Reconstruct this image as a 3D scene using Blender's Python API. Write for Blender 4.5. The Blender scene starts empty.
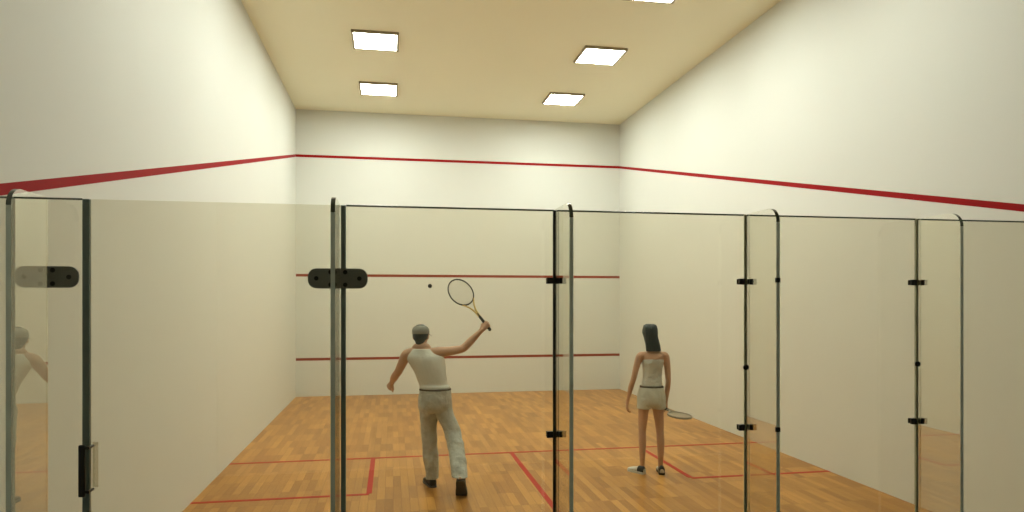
import bpy, bmesh, math, random
from mathutils import Vector, Matrix, noise
random.seed(7)
S = bpy.context.scene
COL = S.collection

# ------------------------------------------------------------------ camera
GW, GH = 1024, 512
F_PX, YAW, HORIZON = 669.2, 0.1773, 299.7
W, L, H = 6.4, 9.85, 5.44            # court width, length, height (glass wall stands at y = 0)
REAR = -4.06                          # rear wall of the viewing gallery
GZ = 2.294                            # glass wall height
cd = bpy.data.cameras.new('camera')
cam = bpy.data.objects.new('camera', cd); COL.objects.link(cam)
cam.location = (1.79, -3.32, 1.8365)
cam.rotation_euler = (math.pi/2, 0, -YAW)
cd.sensor_width = 36.0; cd.sensor_fit = 'HORIZONTAL'
cd.lens = 36.0*F_PX/GW
cd.shift_y = (HORIZON-GH/2)/GW
cd.clip_start = 0.02
S.camera = cam

# ------------------------------------------------------------------ world, exposure
wd = bpy.data.worlds.new('world'); S.world = wd; wd.use_nodes = True
wd.node_tree.nodes['Background'].inputs[0].default_value = (0.9, 0.95, 0.8, 1)
wd.node_tree.nodes['Background'].inputs[1].default_value = 0.02
S.view_settings.view_transform = 'Standard'
S.view_settings.look = 'None'
S.view_settings.gamma = 1.0
S.view_settings.use_curve_mapping = False
S.view_settings.exposure = 0.0
LAMP = 45.8
LAMP_COL = (0.95, 1.0, 0.915)

# ------------------------------------------------------------------ materials
def mat(name, base, rough=0.6, metal=0.0, spec=0.5, bump=None, vary=None, emis=None):
    m = bpy.data.materials.new(name); m.use_nodes = True
    nt = m.node_tree; b = nt.nodes['Principled BSDF']
    b.inputs['Base Color'].default_value = (*base, 1)
    b.inputs['Roughness'].default_value = rough
    b.inputs['Metallic'].default_value = metal
    b.inputs['Specular IOR Level'].default_value = spec
    if emis:
        b.inputs['Emission Color'].default_value = (*emis[0], 1)
        b.inputs['Emission Strength'].default_value = emis[1]
    tc = nt.nodes.new('ShaderNodeTexCoord')
    if vary:                                   # (scale, amount)
        n = nt.nodes.new('ShaderNodeTexNoise'); n.inputs['Scale'].default_value = vary[0]
        n.inputs['Detail'].default_value = 4
        nt.links.new(tc.outputs['Object'], n.inputs['Vector'])
        r = nt.nodes.new('ShaderNodeMapRange')
        if vary[1] > 0.35: r.inputs['From Min'].default_value = 0.32; r.inputs['From Max'].default_value = 0.68
        r.inputs['To Min'].default_value = 1-vary[1]; r.inputs['To Max'].default_value = 1+vary[1]
        nt.links.new(n.outputs['Fac'], r.inputs['Value'])
        x = nt.nodes.new('ShaderNodeVectorMath'); x.operation = 'SCALE'
        x.inputs[0].default_value = base
        nt.links.new(r.outputs['Result'], x.inputs['Scale'])
        nt.links.new(x.outputs[0], b.inputs['Base Color'])
    if bump:                                   # (scale, strength, distance)
        n = nt.nodes.new('ShaderNodeTexNoise'); n.inputs['Scale'].default_value = bump[0]
        n.inputs['Detail'].default_value = 3
        nt.links.new(tc.outputs['Object'], n.inputs['Vector'])
        u = nt.nodes.new('ShaderNodeBump'); u.inputs['Strength'].default_value = bump[1]
        u.inputs['Distance'].default_value = bump[2]
        nt.links.new(n.outputs['Fac'], u.inputs['Height'])
        nt.links.new(u.outputs['Normal'], b.inputs['Normal'])
    return m

def glass(name, tint, ior, rough=0.0, gloss=(0.95, 0.97, 0.92)):
    """plate glass: tinted see-through layer with mirror reflection on the side the light meets first"""
    m = bpy.data.materials.new(name); m.use_nodes = True
    nt = m.node_tree; nt.nodes.clear()
    o = nt.nodes.new('ShaderNodeOutputMaterial')
    t = nt.nodes.new('ShaderNodeBsdfTransparent'); t.inputs[0].default_value = (*tint, 1)
    g = nt.nodes.new('ShaderNodeBsdfGlossy'); g.inputs['Roughness'].default_value = rough
    g.inputs['Color'].default_value = (*gloss, 1)
    fr = nt.nodes.new('ShaderNodeFresnel'); fr.inputs['IOR'].default_value = ior
    geo = nt.nodes.new('ShaderNodeNewGeometry')
    inv = nt.nodes.new('ShaderNodeMath'); inv.operation = 'SUBTRACT'; inv.inputs[0].default_value = 1
    nt.links.new(geo.outputs['Backfacing'], inv.inputs[1])
    mul = nt.nodes.new('ShaderNodeMath'); mul.operation = 'MULTIPLY'
    nt.links.new(fr.outputs[0], mul.inputs[0]); nt.links.new(inv.outputs[0], mul.inputs[1])
    mx = nt.nodes.new('ShaderNodeMixShader')
    nt.links.new(mul.outputs[0], mx.inputs[0])
    nt.links.new(t.outputs[0], mx.inputs[1]); nt.links.new(g.outputs[0], mx.inputs[2])
    nt.links.new(mx.outputs[0], o.inputs['Surface'])
    return m

M = {}
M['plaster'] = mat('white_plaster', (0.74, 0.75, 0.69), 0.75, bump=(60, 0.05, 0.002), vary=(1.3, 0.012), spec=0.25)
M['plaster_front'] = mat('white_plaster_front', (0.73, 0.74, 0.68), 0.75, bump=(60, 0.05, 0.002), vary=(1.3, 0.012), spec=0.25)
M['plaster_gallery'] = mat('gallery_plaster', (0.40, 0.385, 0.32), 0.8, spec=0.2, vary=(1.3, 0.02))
M['ceiling'] = mat('ceiling_paint', (0.90, 0.87, 0.67), 0.85, spec=0.15, vary=(0.8, 0.015))
M['gallery_floor'] = mat('gallery_carpet', (0.07, 0.065, 0.055), 0.95, bump=(400, 0.3, 0.003), spec=0.1)
M['line'] = mat('red_line_paint', (0.33, 0.007, 0.009), 0.6, spec=0.1, vary=(9, 0.08))
M['floor_line'] = mat('red_floor_paint', (0.46, 0.018, 0.008), 0.4, spec=0.15, vary=(9, 0.08))
M['front_line'] = mat('red_brown_line_paint', (0.30, 0.062, 0.036), 0.6, spec=0.1, vary=(9, 0.08))
M['lamp'] = mat('lamp_diffuser', (0.9, 0.9, 0.85), 0.5, emis=(LAMP_COL, LAMP))
M['lamp_dim'] = mat('dimmed_lamp_diffuser', (0.9, 0.9, 0.85), 0.5, emis=(LAMP_COL, LAMP*0.70))  # same lamp, output turned down to shape the light falloff on the walls
M['lamp_frame'] = mat('lamp_frame_metal', (0.33, 0.28, 0.19), 0.45, 0.3, vary=(30, 0.05))
M['pane'] = glass('clear_glass', (0.93, 0.915, 0.855), 1.85)
M['fin'] = glass('fin_glass', (0.92, 0.915, 0.885), 6.0, 0.0, (0.90, 0.90, 0.845))
M['edge'] = mat('glass_edge_green', (0.72, 0.80, 0.74), 0.3, spec=0.5, vary=(3, 0.2))
M['top_edge'] = mat('glass_top_edge', (0.05, 0.065, 0.05), 0.15, spec=0.9, vary=(3, 0.2))
M['soft_edge'] = mat('polished_glass_edge', (0.34, 0.36, 0.29), 0.1, spec=0.9, vary=(3, 0.05))
M['seal_dark'] = mat('dark_seal', (0.02, 0.028, 0.022), 0.35, vary=(6, 0.2))
M['seal_door'] = mat('door_seal_grey_green', (0.16, 0.21, 0.195), 0.3, vary=(6, 0.15))
M['seal_mid'] = mat('dark_olive_gasket', (0.50, 0.52, 0.36), 0.35, vary=(6, 0.2))
M['seal_olive'] = mat('olive_seal', (0.13, 0.14, 0.08), 0.35, vary=(6, 0.2))
M['black'] = mat('black_anodised', (0.006, 0.007, 0.008), 0.35, 0.2, vary=(30, 0.2))
M['plate'] = mat('gunmetal_plate', (0.19, 0.195, 0.165), 0.5, 0.1, vary=(50, 0.12), bump=(300, 0.1, 0.001))
M['screw'] = mat('black_screw', (0.004, 0.004, 0.004), 0.5, vary=(60, 0.2))
M['skin_m'] = mat('tanned_skin', (0.54, 0.335, 0.215), 0.5, spec=0.3, vary=(12, 0.10), bump=(150, 0.1, 0.001))
M['skin_w'] = mat('warm_skin', (0.57, 0.345, 0.22), 0.5, spec=0.3, vary=(12, 0.08), bump=(150, 0.1, 0.001))
M['shirt'] = mat('white_cotton', (0.66, 0.67, 0.60), 0.85, spec=0.15, vary=(7, 0.04), bump=(14, 0.35, 0.02))
M['pants'] = mat('pale_grey_cloth', (0.50, 0.515, 0.455), 0.8, spec=0.2, vary=(17, 0.33), bump=(13, 0.55, 0.04))  # mottled tone stands in for the light and shade of creases
M['cap'] = mat('grey_cap_cloth', (0.30, 0.305, 0.265), 0.85, spec=0.1, vary=(30, 0.08), bump=(90, 0.2, 0.003))
M['hair'] = mat('blue_black_hair', (0.008, 0.024, 0.028), 0.55, spec=0.5, vary=(40, 0.3), bump=(70, 0.5, 0.004))
M['dark_shoe'] = mat('dark_shoe', (0.022, 0.022, 0.020), 0.5, vary=(30, 0.3))
M['white_shoe'] = mat('white_shoe', (0.72, 0.73, 0.66), 0.5, vary=(30, 0.05))
M['sole'] = mat('grey_rubber', (0.09, 0.09, 0.085), 0.7, vary=(50, 0.2))
M['belt'] = mat('dark_belt', (0.10, 0.088, 0.070), 0.6, vary=(30, 0.2))
M['eye'] = mat('eye_white', (0.7, 0.7, 0.66), 0.2, vary=(90, 0.05))
M['top'] = mat('white_sports_top', (0.62, 0.63, 0.56), 0.8, spec=0.15, vary=(9, 0.05), bump=(22, 0.6, 0.02))
M['shorts'] = mat('white_shorts_cloth', (0.60, 0.61, 0.52), 0.8, spec=0.15, vary=(9, 0.05), bump=(12, 0.5, 0.02))
M['racket'] = mat('dark_racket_frame', (0.035, 0.035, 0.032), 0.3, 0.2, vary=(12, 0.3))
M['racket_y'] = mat('yellow_racket_bridge', (0.62, 0.46, 0.14), 0.35, vary=(12, 0.1))
M['racket_w'] = mat('silver_grey_racket_frame', (0.30, 0.27, 0.21), 0.35, 0.2, vary=(12, 0.25))
M['grip'] = mat('black_grip_tape', (0.012, 0.012, 0.012), 0.75, vary=(40, 0.2), bump=(120, 0.3, 0.002))
M['string'] = mat('pale_string', (0.62, 0.60, 0.50), 0.5, vary=(40, 0.05))
M['ball'] = mat('black_rubber_ball', (0.006, 0.006, 0.006), 0.8, vary=(60, 0.2), bump=(200, 0.2, 0.001))

def floor_material():
    m = bpy.data.materials.new('court_floor_wood'); m.use_nodes = True
    nt = m.node_tree; b = nt.nodes['Principled BSDF']; ln = nt.links.new
    tc = nt.nodes.new('ShaderNodeTexCoord')
    mp = nt.nodes.new('ShaderNodeMapping'); mp.inputs['Rotation'].default_value = (0, 0, math.pi/2)
    ln(tc.outputs['Object'], mp.inputs['Vector'])
    # blocks: about four strips side by side, laid along the court
    def brick(wd_, ht, off, c1, c2, mortar, msize):
        k = nt.nodes.new('ShaderNodeTexBrick')
        k.offset = off; k.offset_frequency = 1; k.squash = 1
        k.inputs['Scale'].default_value = 1
        k.inputs['Brick Width'].default_value = wd_; k.inputs['Row Height'].default_value = ht
        k.inputs['Mortar Size'].default_value = msize; k.inputs['Mortar Smooth'].default_value = 0.2
        k.inputs['Color1'].default_value = (*c1, 1); k.inputs['Color2'].default_value = (*c2, 1)
        k.inputs['Mortar'].default_value = (*mortar, 1)
        ln(mp.outputs[0], k.inputs['Vector']); return k
    k1 = brick(0.40, 0.075, 0.37, (0.59, 0.298, 0.076), (0.38, 0.172, 0.040), (0.28, 0.12, 0.028), 0.0015)
    k2 = brick(1.06, 0.255, 0.43, (1.06, 1.05, 1.02), (0.88, 0.87, 0.84), (0.9, 0.9, 0.9), 0.0)
    mulc = nt.nodes.new('ShaderNodeVectorMath'); mulc.operation = 'MULTIPLY'
    ln(k1.outputs['Color'], mulc.inputs[0]); ln(k2.outputs['Color'], mulc.inputs[1])
    mg = nt.nodes.new('ShaderNodeMapping'); mg.inputs['Scale'].default_value = (55, 2.5, 1)
    ln(tc.outputs['Object'], mg.inputs['Vector'])
    n = nt.nodes.new('ShaderNodeTexNoise'); n.inputs['Scale'].default_value = 1; n.inputs['Detail'].default_value = 5
    ln(mg.outputs[0], n.inputs['Vector'])
    r = nt.nodes.new('ShaderNodeMapRange'); r.inputs['To Min'].default_value = 0.84; r.inputs['To Max'].default_value = 1.16
    ln(n.outputs['Fac'], r.inputs['Value'])
    n2 = nt.nodes.new('ShaderNodeTexNoise'); n2.inputs['Scale'].default_value = 0.8; n2.inputs['Detail'].default_value = 3
    ln(tc.outputs['Object'], n2.inputs['Vector'])
    r2 = nt.nodes.new('ShaderNodeMapRange'); r2.inputs['To Min'].default_value = 0.90; r2.inputs['To Max'].default_value = 1.10
    ln(n2.outputs['Fac'], r2.inputs['Value'])
    mm = nt.nodes.new('ShaderNodeMath'); mm.operation = 'MULTIPLY'
    ln(r.outputs[0], mm.inputs[0]); ln(r2.outputs[0], mm.inputs[1])
    sc = nt.nodes.new('ShaderNodeVectorMath'); sc.operation = 'SCALE'
    ln(mulc.outputs[0], sc.inputs[0]); ln(mm.outputs[0], sc.inputs['Scale'])
    ln(sc.outputs[0], b.inputs['Base Color'])
    b.inputs['Roughness'].default_value = 0.30
    b.inputs['Specular IOR Level'].default_value = 0.18
    bp = nt.nodes.new('ShaderNodeBump'); bp.inputs['Strength'].default_value = 0.15; bp.inputs['Distance'].default_value = 0.001
    ln(n.outputs['Fac'], bp.inputs['Height']); ln(bp.outputs[0], b.inputs['Normal'])
    return m
M['wood'] = floor_material()

# ------------------------------------------------------------------ mesh helpers
def link(name, bm, mats, parent=None, smooth=False, loc=None, rot=None):
    me = bpy.data.meshes.new(name)
    bmesh.ops.recalc_face_normals(bm, faces=bm.faces[:]) if smooth != 'keep' else None
    bm.to_mesh(me); bm.free()
    if not isinstance(mats, (list, tuple)): mats = [mats]
    for m in mats: me.materials.append(m)
    if smooth is True:
        for p in me.polygons: p.use_smooth = True
    o = bpy.data.objects.new(name, me); COL.objects.link(o)
    if parent: o.parent = parent
    if loc is not None: o.location = loc
    if rot is not None: o.rotation_euler = rot
    return o

def tag(o, label=None, cat=None, group=None, kind=None):
    if label: o['label'] = label
    if cat: o['category'] = cat
    if group: o['group'] = group
    if kind: o['kind'] = kind
    return o

def thing(name, label, cat, loc=(0, 0, 0), rz=0.0, group=None):
    o = bpy.data.objects.new(name, None); COL.objects.link(o)
    o.location = loc; o.rotation_euler = (0, 0, rz); o.empty_display_size = 0.1
    return tag(o, label, cat, group)

def copy_tree(o, parent=None):
    c = o.copy(); COL.objects.link(c); c.parent = parent
    for ch in list(o.children): copy_tree(ch, c)
    return c

def box(bm, x0, x1, y0, y1, z0, z1, bevel=0.0, mi=0):
    b2 = bmesh.new()
    bmesh.ops.create_cube(b2, size=1)
    for v in b2.verts:
        v.co = Vector(((x0+x1)/2+v.co.x*(x1-x0), (y0+y1)/2+v.co.y*(y1-y0), (z0+z1)/2+v.co.z*(z1-z0)))
    if bevel: bmesh.ops.bevel(b2, geom=b2.edges[:], offset=bevel, segments=2, affect='EDGES', profile=0.5)
    for f in b2.faces: f.material_index = mi
    merge(bm, b2)

def merge(bm, b2, mtx=None):
    if mtx is not None: b2.transform(mtx)
    vm = {v: bm.verts.new(v.co) for v in b2.verts}
    for f in b2.faces:
        try: nf = bm.faces.new([vm[v] for v in f.verts]); nf.material_index = f.material_index; nf.smooth = f.smooth
        except ValueError: pass
    b2.free()

def extrude_outline(bm, pts, d, axis='x', mi_face=0, mi_edge=0, bev=None):
    """outline pts (a,b) given a thickness d; axis = the thin direction"""
    def P(a, b, t):
        return {'x': (t, a, b), 'y': (a, t, b), 'z': (a, b, t)}[axis]
    A = [bm.verts.new(P(a, b, d[0])) for a, b in pts]; B = [bm.verts.new(P(a, b, d[1])) for a, b in pts]
    f = bm.faces.new(A); f.material_index = mi_face
    f = bm.faces.new(B[::-1]); f.material_index = mi_face
    n = len(pts)
    for i in range(n):
        f = bm.faces.new((A[i], A[(i+1) % n], B[(i+1) % n], B[i]))
        f.material_index = mi_edge if not callable(mi_edge) else mi_edge(pts[i], pts[(i+1) % n])

def cyl(bm, p0, p1, r0, r1=None, seg=12, mi=0):
    r1 = r0 if r1 is None else r1
    p0, p1 = Vector(p0), Vector(p1); d = p1-p0
    q = d.to_track_quat('Z', 'Y').to_matrix().to_4x4()
    b2 = bmesh.new()
    bmesh.ops.create_cone(b2, cap_ends=True, segments=seg, radius1=r0, radius2=r1, depth=d.length)
    for f in b2.faces: f.material_index = mi
    merge(bm, b2, Matrix.Translation((p0+p1)/2) @ q)

def catmull(pts, n):
    """pts: list of tuples of floats; returns a smooth resampling"""
    out = []; m = len(pts)
    for i in range(m-1):
        p0 = pts[max(i-1, 0)]; p1 = pts[i]; p2 = pts[i+1]; p3 = pts[min(i+2, m-1)]
        for k in range(n):
            t = k/n; t2 = t*t; t3 = t2*t
            out.append(tuple(0.5*((2*b)+(-a+c)*t+(2*a-5*b+4*c-d)*t2+(-a+3*b-3*c+d)*t3) for a, b, c, d in zip(p0, p1, p2, p3)))
    out.append(pts[-1]); return out

def tube(bm, secs, side=(1, 0, 0), seg=20, sub=4, round_ends=True, fixed=None, power=1.0, mi=0):
    """secs: (x,y,z,ra,rb); ra along side, rb across; fixed = section normal to keep (else tangent)"""
    ss = catmull([tuple(s) for s in secs], sub)
    P = [Vector(s[:3]) for s in ss]; side = Vector(side).normalized()
    frames = []
    for i, p in enumerate(P):
        t = Vector(fixed) if fixed else (P[min(i+1, len(P)-1)]-P[max(i-1, 0)])
        t.normalize()
        a = side-t*side.dot(t); a.normalize(); b = t.cross(a)
        frames.append((p, t, a, b, max(ss[i][3], 0.001), max(ss[i][4], 0.001)))
    if round_ends:
        def cap(fr, sgn):
            p, t, a, b, ra, rb = fr; r = min(ra, rb); res = []
            for q in (0.35, 0.65, 0.88, 0.985):
                res.append((p+t*sgn*r*q, t, a, b, ra*math.sqrt(1-q*q), rb*math.sqrt(1-q*q)))
            return res
        frames = cap(frames[0], -1)[::-1]+frames+cap(frames[-1], 1)
    rings = []
    for p, t, a, b, ra, rb in frames:
        ring = []
        for k in range(seg):
            an = 2*math.pi*k/seg; c, s = math.cos(an), math.sin(an)
            c = math.copysign(abs(c)**power, c); s = math.copysign(abs(s)**power, s)
            ring.append(bm.verts.new(p+a*c*ra+b*s*rb))
        rings.append(ring)
    for i in range(len(rings)-1):
        for k in range(seg):
            f = bm.faces.new((rings[i][k], rings[i][(k+1) % seg], rings[i+1][(k+1) % seg], rings[i+1][k])); f.material_index = mi; f.smooth = True
    f = bm.faces.new(rings[0][::-1]); f.material_index = mi
    f = bm.faces.new(rings[-1]); f.material_index = mi

def ell(bm, c, r, rot=None, seg=20, mi=0):
    b2 = bmesh.new(); bmesh.ops.create_uvsphere(b2, u_segments=seg, v_segments=max(8, seg*2//3), radius=1)
    for f in b2.faces: f.material_index = mi; f.smooth = True
    m = Matrix.Translation(c) @ (rot.to_4x4() if rot else Matrix.Identity(4)) @ Matrix.Diagonal((*r, 1))
    merge(bm, b2, m)

def fuse(name, bm, material, parent, voxel=0.005, smooth_it=4, disp=None):
    """turn overlapping closed shapes into one continuous skin"""
    bmesh.ops.recalc_face_normals(bm, faces=bm.faces[:])
    me = bpy.data.meshes.new(name+'_raw'); bm.to_mesh(me); bm.free()
    o = bpy.data.objects.new(name+'_raw', me); COL.objects.link(o)
    r = o.modifiers.new('r', 'REMESH'); r.mode = 'VOXEL'; r.voxel_size = voxel
    s = o.modifiers.new('s', 'SMOOTH'); s.factor = 0.5; s.iterations = smooth_it
    dg = bpy.context.evaluated_depsgraph_get(); dg.update()
    m2 = bpy.data.meshes.new_from_object(o.evaluated_get(dg)); m2.name = name
    bpy.data.objects.remove(o); bpy.data.meshes.remove(me)
    if disp:
        ns = [v.normal.copy() for v in m2.vertices]
        for v, n in zip(m2.vertices, ns): v.co += n*disp(v.co)
    m2.materials.clear(); m2.materials.append(material)
    for p in m2.polygons: p.use_smooth = True
    res = bpy.data.objects.new(name, m2); COL.objects.link(res); res.parent = parent
    return res

# ------------------------------------------------------------------ the room
T = 0.2
def struct(name, bm, m, parent=None, label=None):
    o = link(name, bm, m, parent)
    if not parent: o['kind'] = 'structure'
    if label: o['label'] = label
    return o
def sbox(name, b, m, label=None):
    bm = bmesh.new(); box(bm, *b); return struct(name, bm, m, None, label)
floor = sbox('floor', (-T, W+T, 0, L+T, -0.1, 0), M['wood'], 'varnished wood strip floor of the squash court')
gfloor = sbox('floor_gallery', (-T, W+T, REAR-T, 0, -0.1, 0), M['gallery_floor'], 'dark floor of the viewing gallery outside the glass')
ceil = sbox('ceiling', (-T, W+T, REAR-T, L+T, H, H+0.12), M['ceiling'], 'tan flat ceiling of the court')
wl = sbox('wall_left', (-T, 0, REAR, L, 0, H), M['plaster'], 'white left side wall with sloping red line')
wr = sbox('wall_right', (W, W+T, REAR, L, 0, H), M['plaster'], 'white right side wall with sloping red line')
wf = sbox('wall_front', (-T, W+T, L, L+T, 0, H), M['plaster_front'], 'white front wall at the far end with three red lines')
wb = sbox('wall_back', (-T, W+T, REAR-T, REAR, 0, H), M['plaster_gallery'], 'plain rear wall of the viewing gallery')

# painted lines, each a thin coat on its surface
LT = 0.0015
def line_box(name, b, m, parent, label):
    bm = bmesh.new(); box(bm, *b); o = link(name, bm, m, parent); o['label'] = label; return o
OUT, SERV, TIN, SHORT, BOXB, BW = 4.561, 2.300, 0.706, 4.60, 3.135, 1.575
line_box('out_line', (0, W, L-LT, L, OUT-0.025, OUT+0.025), M['line'], wf, 'red out line high on the front wall')
line_box('service_line', (0, W, L-LT, L, SERV-0.025, SERV+0.025), M['front_line'], wf, 'red service line at middle height of the front wall')
line_box('tin_line', (0, W, L-LT, L, TIN-0.025, TIN+0.025), M['front_line'], wf, 'red brown line low on the front wall')
def slope_line(x0, x1, parent, label):
    bm = bmesh.new()
    z0 = 2.312; z1 = OUT
    extrude_outline(bm, [(0, z0-0.028), (L, z1-0.025), (L, z1+0.025), (0, z0+0.028)], (x0, x1), 'x')
    o = link('out_line', bm, M['line'], parent); o['label'] = label
slope_line(0, LT, wl, 'red out line sloping down towards the glass on the left wall')
slope_line(W-LT, W, wr, 'red out line sloping down towards the glass on the right wall')
hw = 0.026
fl = lambda nm, b, lab: line_box(nm, (b[0], b[1], b[2], b[3], 0, LT), M['floor_line'], floor, lab)
fl('short_line', (0, W, SHORT-hw, SHORT+hw), 'red line running across the floor from wall to wall')
fl('half_court_line', (W/2-hw, W/2+hw, 0, SHORT-hw), 'red line from the short line back to the glass')
fl('service_box_line', (0, BW, BOXB-hw, BOXB+hw), 'red back line of the left service box')
fl('service_box_line', (BW-hw, BW+hw, BOXB+hw, SHORT-hw), 'red side line of the left service box')
fl('service_box_line', (W-BW, W, BOXB-hw, BOXB+hw), 'red back line of the right service box')
fl('service_box_line', (W-BW-hw, W-BW+hw, BOXB+hw, SHORT-hw), 'red side line of the right service box')

# ------------------------------------------------------------------ ceiling lights
def make_light():
    t = thing('ceiling_light', 'x', 'ceiling light', group='square ceiling lights')
    s, w, d = 0.315, 0.028, 0.035
    bm = bmesh.new()
    for b in ((-s, s, -s, -s+w), (-s, s, s-w, s), (-s, -s+w, -s+w, s-w), (s-w, s, -s+w, s-w)):
        box(bm, *b, -d, 0)
    link('frame', bm, M['lamp_frame'], t)
    bm = bmesh.new(); box(bm, -s+w, s-w, -s+w, s-w, -d+0.006, -0.004)
    link('diffuser', bm, M['lamp'], t)
    return t
LX = (1.565, 4.80); LY = (8.30, 6.14, 3.98, 1.82)
names = {(0, 0): 'left column, nearest the front wall', (0, 1): 'left column, second from the front wall',
         (1, 0): 'right column, nearest the front wall', (1, 1): 'right column, second from the front wall',
         (1, 2): 'right column, cut off by the top of the photo'}
proto = make_light()
dim = [c for c in proto.children if c.name.startswith('diffuser')][0].data.copy(); dim.materials[0] = M['lamp_dim']
first = True
for i, x in enumerate(LX):
    for j, y in enumerate(LY):
        o = proto if first else copy_tree(proto); first = False
        o.location = (x, y, H)
        if j == 3: [c for c in o.children if c.name.startswith('diffuser')][0].data = dim
        if (i, j) in names: o['label'] = 'square glowing ceiling light, '+names[(i, j)]
        else:
            o['label'] = 'square glowing ceiling light above the court, out of view behind the top edge'

# ------------------------------------------------------------------ glass wall
GT = 0.012
def pane_mb(x0, x1, z0, z1, y0=-GT/2, y1=GT/2):
    bm = bmesh.new()
    def edge(a, b): return 1 if (abs(a[1]-z1) < 1e-6 and abs(b[1]-z1) < 1e-6) else 2
    extrude_outline(bm, [(x0, z0), (x1, z0), (x1, z1), (x0, z1)], (y0, y1), 'y', 0, edge)
    return bm
wall = thing('glass_partition', 'glass back wall of the court: upright panels braced by rounded glass fins', 'glass wall', (0, 0, 0))
def panel(x0, x1, seal=None):
    p = link('glass_panel', pane_mb(x0, x1, 0.012, GZ), [M['pane'], M['pane'], M['pane']], wall)
    bm = bmesh.new(); box(bm, x0, x1, -0.0065, 0.0065, GZ-0.0075, GZ+0.0005, 0.001)
    link('top_rim', bm, M['top_edge'], p)['label'] = 'dark green polished top edge'
    bm = bmesh.new(); box(bm, x0, x1, -0.012, 0.012, 0, 0.014, 0.002)
    link('floor_channel', bm, M['black'], p)
XJ = [0.266, 1.535, 2.611, 3.663, 4.710, 5.76]
g = 0.009
for a, b in ((0.004, XJ[0]-0.0005), (XJ[0]+0.0005, 0.414), (1.572, XJ[2]-g), (XJ[2]+g, XJ[3]-g), (XJ[3]+g, XJ[4]-g), (XJ[4]+g, XJ[5]-g), (XJ[5]+g, W-0.004)):
    panel(a, b)

# glass door between the left fins: hinged beside the second fin, handle on the left
door = thing('door_1', 'frameless glass door with a black pull handle at its left edge', 'x', (0, 0, 0))
del door['category']; door['kind'] = 'structure'
dx0, dx1 = 0.446, 1.546
bm = bmesh.new()
extrude_outline(bm, [(dx0, 0.02), (dx1, 0.02), (dx1, GZ-0.003), (dx0, GZ-0.003)], (-GT/2, GT/2), 'y', 0, 1)
link('door_pane', bm, [M['pane'], M['pane']], door)
bm = bmesh.new(); box(bm, 0.415, 0.445, -0.011, 0.011, 0.014, GZ-0.002, 0.003)
link('door_seal', bm, M['seal_door'], door)['label'] = 'dark seal along the handle side of the door'
bm = bmesh.new(); box(bm, 1.547, 1.571, -0.011, 0.011, 0.014, GZ-0.002, 0.003)
link('door_seal', bm, M['seal_door'], door)['label'] = 'dark seal along the hinge side of the door'
bm = bmesh.new()
box(bm, 0.418, 0.446, -0.060, -0.046, 0.958, 1.190, 0.005)
hd = link('door_handle', bm, M['black'], door)
for z in (0.980, 1.176):
    bm = bmesh.new(); cyl(bm, (0.440, -0.053, z), (0.458, -0.053, z), 0.0065); cyl(bm, (0.458, -0.058, z), (0.458, -0.0055, z), 0.0065)
    link('handle_mount', bm, M['black'], hd)
bm = bmesh.new(); box(bm, 0.450, 0.474, 0.0065, 0.0125, 0.985, 1.190, 0.003)
link('handle_plate', bm, glass('clear_backplate', (0.84, 0.82, 0.76), 1.5), door)

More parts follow.
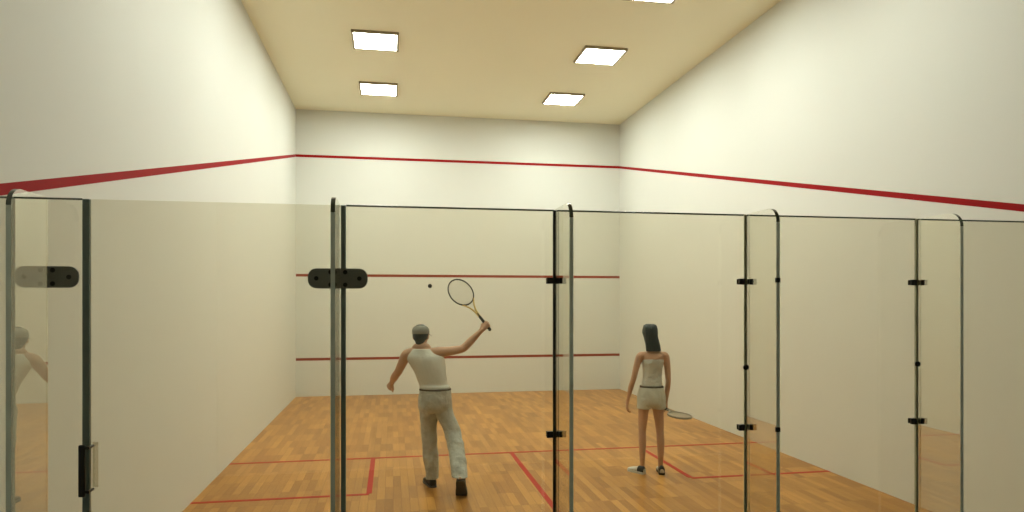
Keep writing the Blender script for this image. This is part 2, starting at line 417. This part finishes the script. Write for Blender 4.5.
def rounded_rect(w, h, r, n=8):
    pts = []
    for cx, cz, a0 in ((w-r, -h+r, -90), (w-r, h-r, 0), (-w+r, h-r, 90), (-w+r, -h+r, 180)):
        for k in range(n+1):
            a = math.radians(a0+90*k/n); pts.append((cx+r*math.cos(a), cz+r*math.sin(a)))
    return pts
FD = 0.3045                                            # depth of the fins
TH = 0.0095
def fin(x, clamps=True, plate=False):
    r = 0.075; y0 = -FD; y1 = -GT/2-0.001
    pts = [(y1, 0.0), (y1, GZ)]
    for k in range(9):
        a = math.radians(90+90*k/8); pts.append((y0+r+r*math.cos(a), GZ-r+r*math.sin(a)))
    pts.append((y0, 0.0))
    bm = bmesh.new()
    def edge(a, b):
        if abs(a[0]-y1) < 1e-6 and abs(b[0]-y1) < 1e-6: return 3
        if abs(a[1]-GZ) < 1e-4 and abs(b[1]-GZ) < 1e-4: return 3
        if max(a[1], b[1]) > GZ-r+0.001: return 2
        return 1
    th = TH
    extrude_outline(bm, pts, (-th, th), 'x', 0, edge)
    t = link('glass_fin', bm, [M['fin'], M['edge'], M['top_edge'], M['fin']], wall, loc=(x, 0, 0))
    bm = bmesh.new(); box(bm, -0.014, 0.014, -FD, -0.012, -0.0, 0.014, 0.002)
    link('floor_shoe', bm, M['black'], t)
    if clamps:
        dark = x < 3; sw = 0.0085 if dark else 0.0065
        bm = bmesh.new(); box(bm, -sw, sw, -0.0055, 0.010, 0.014, GZ-0.003, 0.001)
        link('joint_seal', bm, M['seal_dark'] if dark else M['seal_olive'], t)
        for x0, x1 in ((-0.0170, -th-0.0004), (th+0.0004, 0.0150)):
            bm = bmesh.new(); box(bm, x0, x1, -0.0140, -0.0067, 0.016, GZ-0.001, 0.001)
            link('edge_gasket', bm, M['seal_dark'] if dark else M['seal_mid'], t)
        for z in (1.933, 1.153):
            for x0, x1 in ((-0.050, -0.0175), (0.0155, 0.050)):
                bm = bmesh.new(); box(bm, x0, x1, -0.022, -0.0067, z-0.016, z+0.016, 0.002)
                link('clamp', bm, M['black'], t)
                bm = bmesh.new(); xm = (x0+x1)/2; cyl(bm, (xm, -0.0240, z), (xm, -0.0215, z), 0.006)
                link('clamp_screw', bm, M['screw'], t)
            bm = bmesh.new(); box(bm, -0.048, 0.048, 0.0067, 0.013, z-0.014, z+0.014, 0.002)
            link('clamp_back', bm, M['black'], t)
        if x > 3:
            for z in ((1.933, 1.196) if x < 4 else ()):
                bm = bmesh.new(); box(bm, -th-0.002, th+0.002, -FD-0.003, -FD+0.010, z-0.012, z+0.012, 0.002)
                link('edge_clip', bm, M['black'], t)
            bm = bmesh.new(); cyl(bm, (-0.012, -0.022, 1.475), (-0.012, -0.014, 1.475), 0.014, seg=16)
            link('round_stop', bm, M['black'], t)['label'] = 'small black round stop'
    if plate:
        z = 1.938; hwp, hhp = 0.139, 0.048
        if x > 1:
            bm = bmesh.new(); box(bm, -th-0.002, th+0.002, -0.034, -0.0067, z-hhp, z+hhp, 0.002)
            link('hinge_block', bm, M['plate'], t)
        for s in ((-1, 1) if x > 1 else (1,)):
            bm = bmesh.new()
            pts = [(th+0.002, -hhp), (th+0.002, hhp)]
            rr = 0.040
            for k in range(9):
                a = math.radians(90-90*k/8); pts.append((hwp-rr+rr*math.cos(a), hhp-rr+rr*math.sin(a)))
            for k in range(9):
                a = math.radians(-90*k/8); pts.append((hwp-rr+rr*math.cos(a), -hhp+rr+rr*math.sin(a)))
            extrude_outline(bm, [(s*a, z+b) for a, b in pts], (-0.022, -0.0125), 'y')
            link('hinge_plate', bm, M['plate'], t)
            for dx, dz in ((0.100, 0), (0.034, 0.030), (0.034, -0.030)):
                bm = bmesh.new(); cyl(bm, (s*dx, -0.0235, z+dz), (s*dx, -0.0215, z+dz), 0.0105, seg=16)
                link('screw', bm, M['screw'], t)
                bm = bmesh.new(); cyl(bm, (s*dx, -0.0130, z+dz), (s*dx, -0.0065, z+dz), 0.009, seg=12)
                link('spacer', bm, M['black'], t)
    return t
for k, x in enumerate(XJ): fin(x, clamps=k > 1, plate=k < 2)

# ------------------------------------------------------------------ rackets and ball
def racket(name, label, butt, tip, normal, frame_m, bridge_m, length=0.665, head=(0.155, 0.118), tube_r=0.0085):
    butt = Vector(butt); u = (Vector(tip)-butt).normalized(); n = Vector(normal); n = (n-u*n.dot(u)).normalized(); s = n.cross(u)
    t = thing(name, label, 'racket', butt)
    t.rotation_euler = Matrix((s, n, u)).transposed().to_euler()   # local x across, y face normal, z along
    a, b = head; zc = length-a
    bm = bmesh.new(); N = 48; R = []
    for i in range(N):
        an = 2*math.pi*i/N
        p = Vector((b*math.sin(an), 0, zc+a*math.cos(an))); tt = Vector((b*math.cos(an), 0, -a*math.sin(an))).normalized(); o = tt.cross(Vector((0, 1, 0)))
        R.append([bm.verts.new(p+o*tube_r*0.8*math.cos(k*math.pi/4)+Vector((0, 1, 0))*tube_r*1.25*math.sin(k*math.pi/4)) for k in range(8)])
    for i in range(N):
        for k in range(8):
            f = bm.faces.new((R[i][k], R[i][(k+1) % 8], R[(i+1) % N][(k+1) % 8], R[(i+1) % N][k])); f.smooth = True
    fr = link('racket_head', bm, frame_m, t)
    bm = bmesh.new()
    for sg in (-1, 1):
        an = math.pi-sg*0.62
        tube(bm, [(b*math.sin(an), 0, zc+a*math.cos(an), 0.008, 0.010), (sg*0.030, 0, zc-a-0.035, 0.008, 0.010), (sg*0.009, 0, 0.245, 0.010, 0.011), (sg*0.005, 0, 0.18, 0.011, 0.012)], seg=10)
    link('throat', bm, bridge_m, t)
    bm = bmesh.new(); tube(bm, [(0, 0, 0.0, 0.018, 0.0165), (0, 0, 0.02, 0.0155, 0.0145), (0, 0, 0.12, 0.015, 0.014), (0, 0, 0.21, 0.0135, 0.0125)], seg=12)
    link('grip', bm, M['grip'], t)
    bm = bmesh.new()
    st = 0.0010
    for k in range(-8, 9):
        x = k*b/9; z = a*math.sqrt(max(0, 1-(x/b)**2)); cyl(bm, (x, 0, zc-z), (x, 0, zc+z), st, seg=4)
    for k in range(-10, 11):
        z = k*a/11; x = b*math.sqrt(max(0, 1-(z/a)**2)); cyl(bm, (-x, 0.0012, zc+z), (x, 0.0012, zc+z), st, seg=4)
    o = link('string_bed', bm, M['string'], t)
    return t

# ------------------------------------------------------------------ people
def hand(bm, wrist, d, n, size=1.0, curl=0.5, thumb=1, grip=False):
    """wrist point, pointing direction d, palm normal n (towards the palm side); thumb=+1 on the d x n side"""
    w = Vector(wrist); d = Vector(d).normalized(); n = Vector(n); n = (n-d*n.dot(d)).normalized(); s = d.cross(n)*thumb
    k = size
    def V(a, b, c): return w+d*a*k+s*b*k+n*c*k
    def T(path, r):
        tube(bm, [(*V(*p), rr*k, rr*k) for p, rr in zip(path, r)], side=s, seg=10, sub=3)
    # palm: flattened tapering block
    tube(bm, [(*V(-0.02, 0, 0), 0.026*k, 0.020*k), (*V(0.03, 0, 0), 0.036*k, 0.015*k), (*V(0.085, 0, 0), 0.040*k, 0.012*k)], side=s, seg=16)
    lens = (0.072, 0.080, 0.074, 0.058)
    for i, ln_ in enumerate(lens):
        b = 0.030-0.020*i; a0 = 0.088-abs(i-1.2)*0.004
        ang = 0.0; a, c = a0-0.015, 0.0; path = [(a, b, c)]; seg_l = (ln_*0.46+0.015, ln_*0.30, ln_*0.24)
        cc = curl*(0.85+0.1*i)
        for q, sl in enumerate(seg_l):
            ang += (cc*0.8, cc*1.3, cc*0.9)[q]
            a += sl*math.cos(ang); c += sl*math.sin(ang); path.append((a, b*(1+0.10*(1-curl)*(q+1)), c))
        T(path, (0.0090, 0.0088, 0.0080, 0.0070))
    if grip:
        T([(0.015, 0.026, 0.006), (0.040, 0.048, 0.024), (0.062, 0.040, 0.046), (0.075, 0.018, 0.052)], (0.012, 0.011, 0.010, 0.008))
    else:
        T([(0.012, 0.022, 0.004), (0.040, 0.046, 0.014), (0.065, 0.058, 0.022), (0.088, 0.060, 0.030)], (0.013, 0.011, 0.0095, 0.008))

def head(bm, c, k=1.0, fwd=(0, 1, 0), width=1.0):
    """head about 0.22 high for k=1, built facing +y then turned to fwd"""
    b2 = bmesh.new()
    f = Vector(fwd).normalized(); ang = math.atan2(-f.x, f.y)
    w = width
    tube(b2, [(0, 0.030, -0.108, 0.026*w, 0.020), (0, 0.022, -0.085, 0.048*w, 0.058), (0, 0.010, -0.050, 0.062*w, 0.080), (0, 0.000, 0.000, 0.074*w, 0.094),
              (0, -0.006, 0.045, 0.076*w, 0.096), (0, -0.008, 0.080, 0.058*w, 0.076), (0, -0.008, 0.098, 0.030*w, 0.042)], side=(1, 0, 0), fixed=(0, 0, 1), seg=24)
    tube(b2, [(0, 0.088, 0.018, 0.008, 0.008), (0, 0.100, -0.008, 0.010, 0.010), (0, 0.106, -0.026, 0.014, 0.010)], seg=10)      # nose
    ell(b2, (0, 0.082, -0.052), (0.024, 0.010, 0.006), seg=12)                                                                  # lips
    ell(b2, (0, 0.081, -0.062), (0.020, 0.011, 0.007), seg=12)
    ell(b2, (0, 0.070, -0.088), (0.020, 0.018, 0.014), seg=12)                                                                  # chin
    for s in (-1, 1):
        ell(b2, (s*0.030, 0.080, 0.030), (0.022, 0.010, 0.007), seg=12)                                                         # brow
        ell(b2, (s*0.036*w, 0.070, -0.018), (0.020, 0.016, 0.014), seg=12)                                                      # cheekbone
        ell(b2, (s*0.077*w, -0.004, -0.008), (0.009, 0.017, 0.030), rot=Matrix.Rotation(-0.25, 3, 'X'), seg=12)                 # ear
    merge(bm, b2, Matrix.Translation(c) @ Matrix.Rotation(ang, 4, 'Z') @ Matrix.Scale(k, 4))
    return Matrix.Translation(c) @ Matrix.Rotation(ang, 4, 'Z') @ Matrix.Scale(k, 4)

def eyes(mtx, parent):
    for s in (-1, 1):
        bm = bmesh.new(); ell(bm, (0, 0, 0), (0.013, 0.010, 0.0085), seg=12)
        bm.transform(mtx @ Matrix.Translation((s*0.029, 0.0845, 0.008)))
        link('eye', bm, M['eye'], parent, smooth=True)

def shoe(parent, heel, direction, length, mat_u, mat_s, pitch=0.0, k=1.0, heel_mat=None, label=None):
    """heel: point under the heel; pitch lifts the heel about the toe"""
    secs = [(0.0, 0.026, 0.055), (0.02, 0.034, 0.085), (0.07, 0.036, 0.088), (0.11, 0.037, 0.070), (0.16, 0.043, 0.054), (0.21, 0.045, 0.044), (0.245, 0.038, 0.034), (0.268, 0.020, 0.022)]
    q = length/0.268
    b2 = bmesh.new(); rings = []
    cs = catmull(secs, 3)
    for (y, w, h) in cs:
        ring = []
        for i in range(16):
            a = 2*math.pi*i/16; x = math.cos(a); z = math.sin(a)
            zz = 0.5*h*q*(1+math.copysign(abs(z)**0.8, z)); nar = 1-0.35*max(0, z)
            ring.append(b2.verts.new((w*k*math.copysign(abs(x)**0.7, x)*nar, y*q, 0.014+zz)))
        rings.append(ring)
    for i in range(len(rings)-1):
        for j in range(16):
            f = b2.faces.new((rings[i][j], rings[i][(j+1) % 16], rings[i+1][(j+1) % 16], rings[i+1][j])); f.smooth = True
            if heel_mat and cs[i][0] < 0.085: f.material_index = 1
    b2.faces.new(rings[0][::-1]); b2.faces.new(rings[-1])
    b3 = bmesh.new()
    pts = [(w*k*1.06, y*q) for y, w, h in cs]+[(0, cs[-1][0]*q+0.008)]+[(-w*k*1.06, y*q) for y, w, h in cs[::-1]]+[(0, -0.006)]
    extrude_outline(b3, pts, (0.0, 0.020), 'z')
    d = Vector(direction); ang = math.atan2(-d.x, d.y)
    toe = Matrix.Translation((0, length*0.86, 0))
    R = Matrix.Translation(heel) @ Matrix.Rotation(ang, 4, 'Z') @ toe @ Matrix.Rotation(-pitch, 4, 'X') @ toe.inverted()
    b2.transform(R); b3.transform(R)
    s = link('shoe', b2, [mat_u, heel_mat or mat_u], parent, smooth=True)
    link('shoe_sole', b3, mat_s, s)
    if label: s['label'] = label
    return R

def cloth(seed, amp, sx=9, sz=9):
    o = Vector((seed*3.1, seed*1.7, seed*5.3))
    def f(co):
        return amp*(noise.noise(Vector((co.x*sx, co.y*sx, co.z*sz))+o)+0.5*noise.noise(Vector((co.x*sx*2.3, co.y*sx*2.3, co.z*sz*2.3))+o))
    return f

# ---- the man -------------------------------------------------------
mx, my = 2.308, 3.24
man = thing('person', 'man seen from behind in white sleeveless shirt and grey trousers, swinging a racket overhead', 'person', (mx, my, 0), -YAW)
man.scale = (1.02, 1.02, 0.99)
bm = bmesh.new()
torso = [(-0.105, 0.018, 0.86, 0.132, 0.098), (-0.106, 0.02, 0.93, 0.133, 0.096), (-0.125, 0.03, 1.02, 0.128, 0.092), (-0.150, 0.035, 1.11, 0.138, 0.098),
         (-0.178, 0.045, 1.20, 0.158, 0.108), (-0.205, 0.055, 1.28, 0.168, 0.105), (-0.228, 0.060, 1.335, 0.150, 0.080), (-0.242, 0.065, 1.372, 0.095, 0.060)]
tube(bm, torso, fixed=(0, 0, 1), seg=28)
tube(bm, [(-0.242, 0.062, 1.34, 0.062, 0.060), (-0.246, 0.068, 1.40, 0.050, 0.052), (-0.250, 0.078, 1.46, 0.050, 0.052)], fixed=(0, 0, 1), seg=20)
hm = head(bm, Vector((-0.252, 0.090, 1.492)), 0.96, (0.12, 1, 0), 1.0)
# left arm, hanging out and forward
tube(bm, [(-0.330, 0.058, 1.325, 0.055, 0.055), (-0.385, 0.062, 1.300, 0.056, 0.056), (-0.425, 0.085, 1.235, 0.047, 0.047), (-0.475, 0.130, 1.135, 0.040, 0.040),
          (-0.500, 0.165, 1.105, 0.039, 0.039), (-0.535, 0.230, 1.060, 0.041, 0.039), (-0.570, 0.310, 1.008, 0.029, 0.026), (-0.576, 0.325, 0.996, 0.027, 0.023)], side=(0, 1, 0), seg=18)
hand(bm, (-0.578, 0.330, 0.990), (-0.45, 0.45, -0.55), (0.5, 0.5, 0.0), 0.95, 1.1, thumb=1)
# right arm, raised with the racket
tube(bm, [(-0.125, 0.058, 1.325, 0.055, 0.052), (-0.070, 0.058, 1.330, 0.057, 0.055), (0.010, 0.085, 1.338, 0.048, 0.048), (0.120, 0.135, 1.352, 0.041, 0.041),
          (0.165, 0.155, 1.372, 0.040, 0.040), (0.225, 0.165, 1.432, 0.041, 0.039), (0.310, 0.175, 1.520, 0.029, 0.026), (0.335, 0.178, 1.548, 0.027, 0.024)], side=(0, 1, 0), seg=18)
U = Vector((-0.385, 0.19, 0.480)).normalized()
wr_, dr_ = Vector((0.340, 0.179, 1.553)), Vector((0.62, 0.05, 0.72)).normalized()
nr_ = dr_.cross(U).normalized()
if nr_.y < 0: nr_ = -nr_
th_sign = 1 if dr_.cross(nr_).dot(U) > 0 else -1
hand(bm, wr_, dr_, nr_, 0.95, 1.35, thumb=th_sign, grip=True)
# legs
tube(bm, [(-0.160, 0.025, 0.88, 0.068, 0.082), (-0.168, 0.035, 0.70, 0.068, 0.076), (-0.164, 0.06, 0.49, 0.046, 0.050), (-0.154, 0.06, 0.34, 0.042, 0.048), (-0.138, 0.06, 0.12, 0.032, 0.036), (-0.135, 0.065, 0.06, 0.032, 0.045)], fixed=(0, 0, 1), seg=20)
tube(bm, [(-0.045, 0.025, 0.88, 0.068, 0.082), (-0.004, 0.030, 0.70, 0.068, 0.076), (0.082, -0.045, 0.50, 0.046, 0.050), (0.118, -0.16, 0.36, 0.042, 0.046), (0.160, -0.34, 0.22, 0.032, 0.036), (0.165, -0.37, 0.185, 0.030, 0.040)], fixed=(0, 0, 1), seg=20)
fuse('body', bm, M['skin_m'], man, 0.0045, 3)
eyes(hm, man)
# shirt
bm = bmesh.new()
sh = [(x, y, z, a+0.012, b+0.012) for x, y, z, a, b in torso]
sh[0] = (-0.106, 0.02, 0.974, 0.150, 0.116); sh[1] = (-0.112, 0.022, 1.000, 0.146, 0.112)
sh[-2] = (-0.228, 0.060, 1.330, 0.142, 0.094); sh[-1] = (-0.238, 0.060, 1.366, 0.092, 0.076)
tube(bm, sh, fixed=(0, 0, 1), seg=28, round_ends=False)
fuse('sleeveless_shirt', bm, M['shirt'], man, 0.007, 3, cloth(1, 0.004, 8, 5))
# trousers
bm = bmesh.new()
tube(bm, [(-0.104, 0.02, 0.968, 0.150, 0.116), (-0.104, 0.02, 0.93, 0.152, 0.120), (-0.106, 0.015, 0.86, 0.160, 0.128), (-0.108, 0.015, 0.79, 0.158, 0.122), (-0.108, 0.02, 0.745, 0.14, 0.10)], fixed=(0, 0, 1), seg=26, round_ends=False)
tube(bm, [(-0.172, 0.03, 0.84, 0.090, 0.108), (-0.170, 0.035, 0.70, 0.085, 0.094), (-0.170, 0.055, 0.56, 0.077, 0.084), (-0.164, 0.062, 0.44, 0.074, 0.080), (-0.152, 0.06, 0.28, 0.068, 0.078), (-0.138, 0.058, 0.13, 0.062, 0.076), (-0.136, 0.058, 0.075, 0.061, 0.078)], fixed=(0, 0, 1), seg=22, round_ends=False)
tube(bm, [(-0.038, 0.03, 0.84, 0.090, 0.108), (-0.006, 0.030, 0.70, 0.085, 0.094), (0.056, 0.005, 0.57, 0.080, 0.086), (0.096, -0.08, 0.45, 0.078, 0.084), (0.128, -0.19, 0.33, 0.074, 0.080), (0.152, -0.285, 0.235, 0.072, 0.078), (0.160, -0.325, 0.195, 0.071, 0.078)], fixed=(0, 0, 1), seg=22, round_ends=False)
pw = cloth(3, 0.009, 11, 6); pw2 = cloth(5, 0.003, 26, 11)
fuse('trousers', bm, M['pants'], man, 0.007, 4, lambda co: 0.002+max(-0.004, (pw(co)+pw2(co))*(1.0 if co.z < 0.93 else 0.2)))
bm = bmesh.new()
tube(bm, [(-0.105, 0.02, 0.962, 0.1545, 0.1205), (-0.105, 0.02, 0.972, 0.1545, 0.1205)], fixed=(0, 0, 1), seg=30, round_ends=False)
link('belt', bm, M['belt'], man, smooth=True)
# hair under the cap
bm = bmesh.new()
tube(bm, [(0, -0.030, -0.052, 0.050, 0.060), (0, -0.026, -0.030, 0.068, 0.076), (0, -0.020, 0.010, 0.079, 0.086), (0, -0.012, 0.045, 0.080, 0.092)], fixed=(0, 0, 1), seg=22)
bm.transform(hm)
fuse('hair', bm, M['hair'], man, 0.005, 2, cloth(8, 0.002, 60, 30))
# cap: dome, rear strap, brim
bm = bmesh.new()
tube(bm, [(0, -0.006, 0.024, 0.087, 0.107), (0, -0.007, 0.055, 0.087, 0.106), (0, -0.008, 0.085, 0.077, 0.092), (0, -0.008, 0.108, 0.050, 0.062), (0, -0.008, 0.117, 0.012, 0.016)], fixed=(0, 0, 1), seg=28, round_ends=False)
bm.transform(hm)
cap = link('cap', bm, M['cap'], man, smooth=True); cap['label'] = 'grey baseball cap'
bm = bmesh.new(); rows = []
for j in range(6):
    row = []
    for i in range(13):
        a = math.radians(-62+124*i/12); rr = 0.100+0.075*j/5*math.cos(a*0.9)
        row.append((0.086/0.1*rr*math.sin(a) if j == 0 else math.sin(a)*(0.088+0.004*j), 0.0+rr*math.cos(a)+0.005, 0.030-0.004*j-0.020*abs(math.sin(a))**2))
    rows.append(row)
top = [[bm.verts.new((x, y, z+0.003)) for x, y, z in r] for r in rows]; bot = [[bm.verts.new((x, y, z-0.003)) for x, y, z in r] for r in rows]
for j in range(5):
    for i in range(12):
        bm.faces.new((top[j][i], top[j][i+1], top[j+1][i+1], top[j+1][i])); bm.faces.new((bot[j][i], bot[j+1][i], bot[j+1][i+1], bot[j][i+1]))
for i in range(12):
    bm.faces.new((top[5][i], top[5][i+1], bot[5][i+1], bot[5][i])); bm.faces.new((top[0][i+1], top[0][i], bot[0][i], bot[0][i+1]))
for j in range(5):
    bm.faces.new((top[j][0], top[j+1][0], bot[j+1][0], bot[j][0])); bm.faces.new((top[j+1][12], top[j][12], bot[j][12], bot[j+1][12]))
bm.transform(hm)
link('brim', bm, M['cap'], cap, smooth=True)
# shoes
shoe(man, (-0.118, -0.015, 0.0), (-0.36, 0.93, 0), 0.27, M['dark_shoe'], M['sole'], 0.0, 1.08)
shoe(man, (0.168, -0.485, 0.0), (0.02, 1, 0), 0.25, M['dark_shoe'], M['sole'], 0.92, 1.14)

# racket in his right hand
ROT = Matrix.Rotation(-YAW, 3, 'Z')
def to_world(o, v): return Vector(o)+ROT @ Vector(v)
grip_c = wr_+dr_*0.058+nr_*0.030
butt = grip_c-U*0.052
SC = lambda v: Vector((v.x*1.02, v.y*1.02, v.z*0.99))
racket('racket', 'dark racket with a yellow throat, raised overhead by the man', to_world((mx, my, 0), SC(butt)), to_world((mx, my, 0), SC(butt)+U*0.665), ROT @ Vector((0.1, -1, 0.35)), M['racket'], M['racket_y'], 0.665, (0.158, 0.116))

# ---- the woman -----------------------------------------------------
wx, wy = 4.445, 3.397
wom = thing('person', 'dark haired woman standing with her back turned in white top and shorts', 'person', (wx, wy, 0), -YAW)
bm = bmesh.new()
torso = [(0.046, 0.0, 0.80, 0.135, 0.100), (0.047, 0.0, 0.87, 0.125, 0.092), (0.049, 0.0, 0.95, 0.103, 0.076), (0.055, 0.005, 1.02, 0.094, 0.072), (0.060, 0.012, 1.09, 0.098, 0.082),
         (0.063, 0.012, 1.16, 0.112, 0.088), (0.066, 0.008, 1.215, 0.125, 0.074), (0.067, 0.005, 1.252, 0.105, 0.056), (0.066, 0.005, 1.275, 0.06, 0.048)]
tube(bm, torso, fixed=(0, 0, 1), seg=28)
tube(bm, [(0.064, 0.0, 1.24, 0.046, 0.046), (0.062, 0.008, 1.31, 0.038, 0.040), (0.055, 0.018, 1.37, 0.040, 0.042)], fixed=(0, 0, 1), seg=20)
hw_ = head(bm, Vector((0.046, 0.028, 1.432)), 0.93, (0.05, 1, 0), 0.92)
tube(bm, [(-0.020, 0.004, 1.225, 0.038, 0.038), (-0.068, 0.004, 1.215, 0.042, 0.042), (-0.100, 0.004, 1.150, 0.036, 0.036), (-0.140, 0.000, 1.010, 0.029, 0.029), (-0.152, 0.006, 0.965, 0.028, 0.028),
          (-0.168, 0.030, 0.900, 0.029, 0.028), (-0.190, 0.055, 0.775, 0.020, 0.018), (-0.194, 0.060, 0.755, 0.020, 0.017)], side=(0, 1, 0), seg=16)
hand(bm, (-0.195, 0.061, 0.750), (-0.10, 0.15, -1), (1, 0.1, 0), 0.86, 0.45, thumb=-1)
tube(bm, [(0.150, 0.004, 1.225, 0.038, 0.038), (0.192, 0.004, 1.212, 0.042, 0.042), (0.210, 0.002, 1.150, 0.036, 0.036), (0.222, 0.000, 1.010, 0.029, 0.029), (0.224, 0.006, 0.955, 0.028, 0.028),
          (0.222, 0.030, 0.890, 0.029, 0.028), (0.216, 0.055, 0.765, 0.020, 0.018), (0.215, 0.060, 0.745, 0.020, 0.017)], side=(0, 1, 0), seg=16)
UW = Vector((0.10, -0.55, -0.02)).normalized()
ww_, dw_ = Vector((0.215, 0.061, 0.740)), Vector((0.05, 0.1, -1)).normalized()
nw_ = dw_.cross(UW).normalized()
if nw_.x > 0: nw_ = -nw_
sgn = 1 if dw_.cross(nw_).dot(UW) > 0 else -1
hand(bm, ww_, dw_, nw_, 0.86, 1.3, thumb=sgn, grip=True)
tube(bm, [(-0.020, 0.0, 0.80, 0.070, 0.085), (-0.036, 0.0, 0.69, 0.058, 0.068), (-0.044, 0.0, 0.56, 0.049, 0.056), (-0.050, 0.005, 0.44, 0.040, 0.044), (-0.050, -0.005, 0.34, 0.041, 0.047), (-0.050, -0.005, 0.22, 0.033, 0.038), (-0.050, 0.0, 0.10, 0.025, 0.028), (-0.050, 0.0, 0.05, 0.026, 0.032)], fixed=(0, 0, 1), seg=20)
tube(bm, [(0.105, 0.0, 0.80, 0.070, 0.085), (0.114, 0.0, 0.69, 0.060, 0.068), (0.128, 0.0, 0.56, 0.050, 0.056), (0.138, 0.005, 0.44, 0.040, 0.044), (0.142, -0.005, 0.34, 0.041, 0.047), (0.144, -0.005, 0.22, 0.033, 0.038), (0.143, 0.0, 0.10, 0.025, 0.028), (0.143, 0.0, 0.05, 0.026, 0.032)], fixed=(0, 0, 1), seg=20)
fuse('body', bm, M['skin_w'], wom, 0.0045, 3)
eyes(hw_, wom)
bm = bmesh.new()
tube(bm, [(0.049, 0.0, 0.925, 0.113, 0.088), (0.051, 0.0, 0.96, 0.108, 0.084), (0.055, 0.005, 1.02, 0.101, 0.080), (0.060, 0.012, 1.09, 0.105, 0.090), (0.063, 0.012, 1.16, 0.116, 0.096), (0.064, 0.012, 1.188, 0.117, 0.092)], fixed=(0, 0, 1), seg=28, round_ends=False)
fuse('sports_top', bm, M['top'], wom, 0.006, 3, cloth(11, 0.004, 14, 22))
bm = bmesh.new()
tube(bm, [(0.047, 0.0, 0.925, 0.122, 0.094), (0.047, 0.0, 0.88, 0.137, 0.106), (0.046, 0.0, 0.81, 0.152, 0.118), (0.046, 0.0, 0.745, 0.150, 0.116), (0.046, 0.0, 0.712, 0.135, 0.10)], fixed=(0, 0, 1), seg=28, round_ends=False)
tube(bm, [(-0.028, 0, 0.80, 0.076, 0.100), (-0.032, 0, 0.687, 0.074, 0.094)], fixed=(0, 0, 1), seg=22, round_ends=False)
tube(bm, [(0.118, 0, 0.80, 0.078, 0.100), (0.124, 0, 0.687, 0.074, 0.094)], fixed=(0, 0, 1), seg=22, round_ends=False)
fuse('shorts', bm, M['shorts'], wom, 0.006, 4, cloth(14, 0.004, 16, 9))
bm = bmesh.new()
tube(bm, [(0.048, 0.0, 0.912, 0.1275, 0.100), (0.048, 0.0, 0.926, 0.124, 0.097)], fixed=(0, 0, 1), seg=30, round_ends=False)
link('waistband', bm, M['belt'], wom, smooth=True)['label'] = 'dark waistband'
bm = bmesh.new()                              # long straight hair down to the shoulders
tube(bm, [(-0.008, -0.004, 0.128, 0.052, 0.056), (-0.010, -0.010, 0.100, 0.080, 0.096), (-0.010, -0.016, 0.040, 0.088, 0.106), (-0.006, -0.030, -0.010, 0.083, 0.088), (0.002, -0.050, -0.060, 0.084, 0.066),
          (0.010, -0.062, -0.110, 0.083, 0.050), (0.018, -0.070, -0.165, 0.082, 0.036), (0.021, -0.072, -0.178, 0.080, 0.030)], fixed=(0, 0, 1), seg=26, round_ends=False)
bm.transform(hw_)
fuse('hair', bm, M['hair'], wom, 0.0055, 2, lambda co: 0.003*math.sin(co.x*260+2*math.sin(co.z*9)))
shoe(wom, (-0.034, -0.04, 0.0), (-0.62, 0.74, 0), 0.215, M['white_shoe'], M['white_shoe'], 0.0, 0.9, M['dark_shoe'], 'white shoe with a black heel pointing left')
shoe(wom, (0.143, -0.07, 0.0), (0.12, 1, 0), 0.235, M['white_shoe'], M['dark_shoe'], 0.0, 0.9, M['dark_shoe'], 'white shoe with a black heel pointing forward')
for ch in wom.children:                       # a slightly longer back
    for v in ch.data.vertices: v.co.z += 0.026*min(1, max(0, (v.co.z-1.0)/0.22))
gw = ww_+dw_*0.055+nw_*0.028
bw_ = gw-UW*0.07
racket('racket', 'pale racket held low at the right side of the woman', to_world((wx, wy, 0), bw_), to_world((wx, wy, 0), bw_+UW*0.6), ROT @ Vector((0.05, -0.1, 1)), M['racket_w'], M['racket_w'], 0.62, (0.150, 0.112))

# ---- the ball in flight
bm = bmesh.new(); ell(bm, (0, 0, 0), (0.020, 0.020, 0.020), seg=20)
cx_, cz_ = (430-512)*6.45/F_PX, 6.45
o = link('squash_ball', bm, M['ball'], loc=(1.79+cx_*math.cos(YAW)+cz_*math.sin(YAW), -3.32+cz_*math.cos(YAW)-cx_*math.sin(YAW), 1.969), smooth=True)
tag(o, 'small black squash ball in mid air left of the raised racket', 'ball')
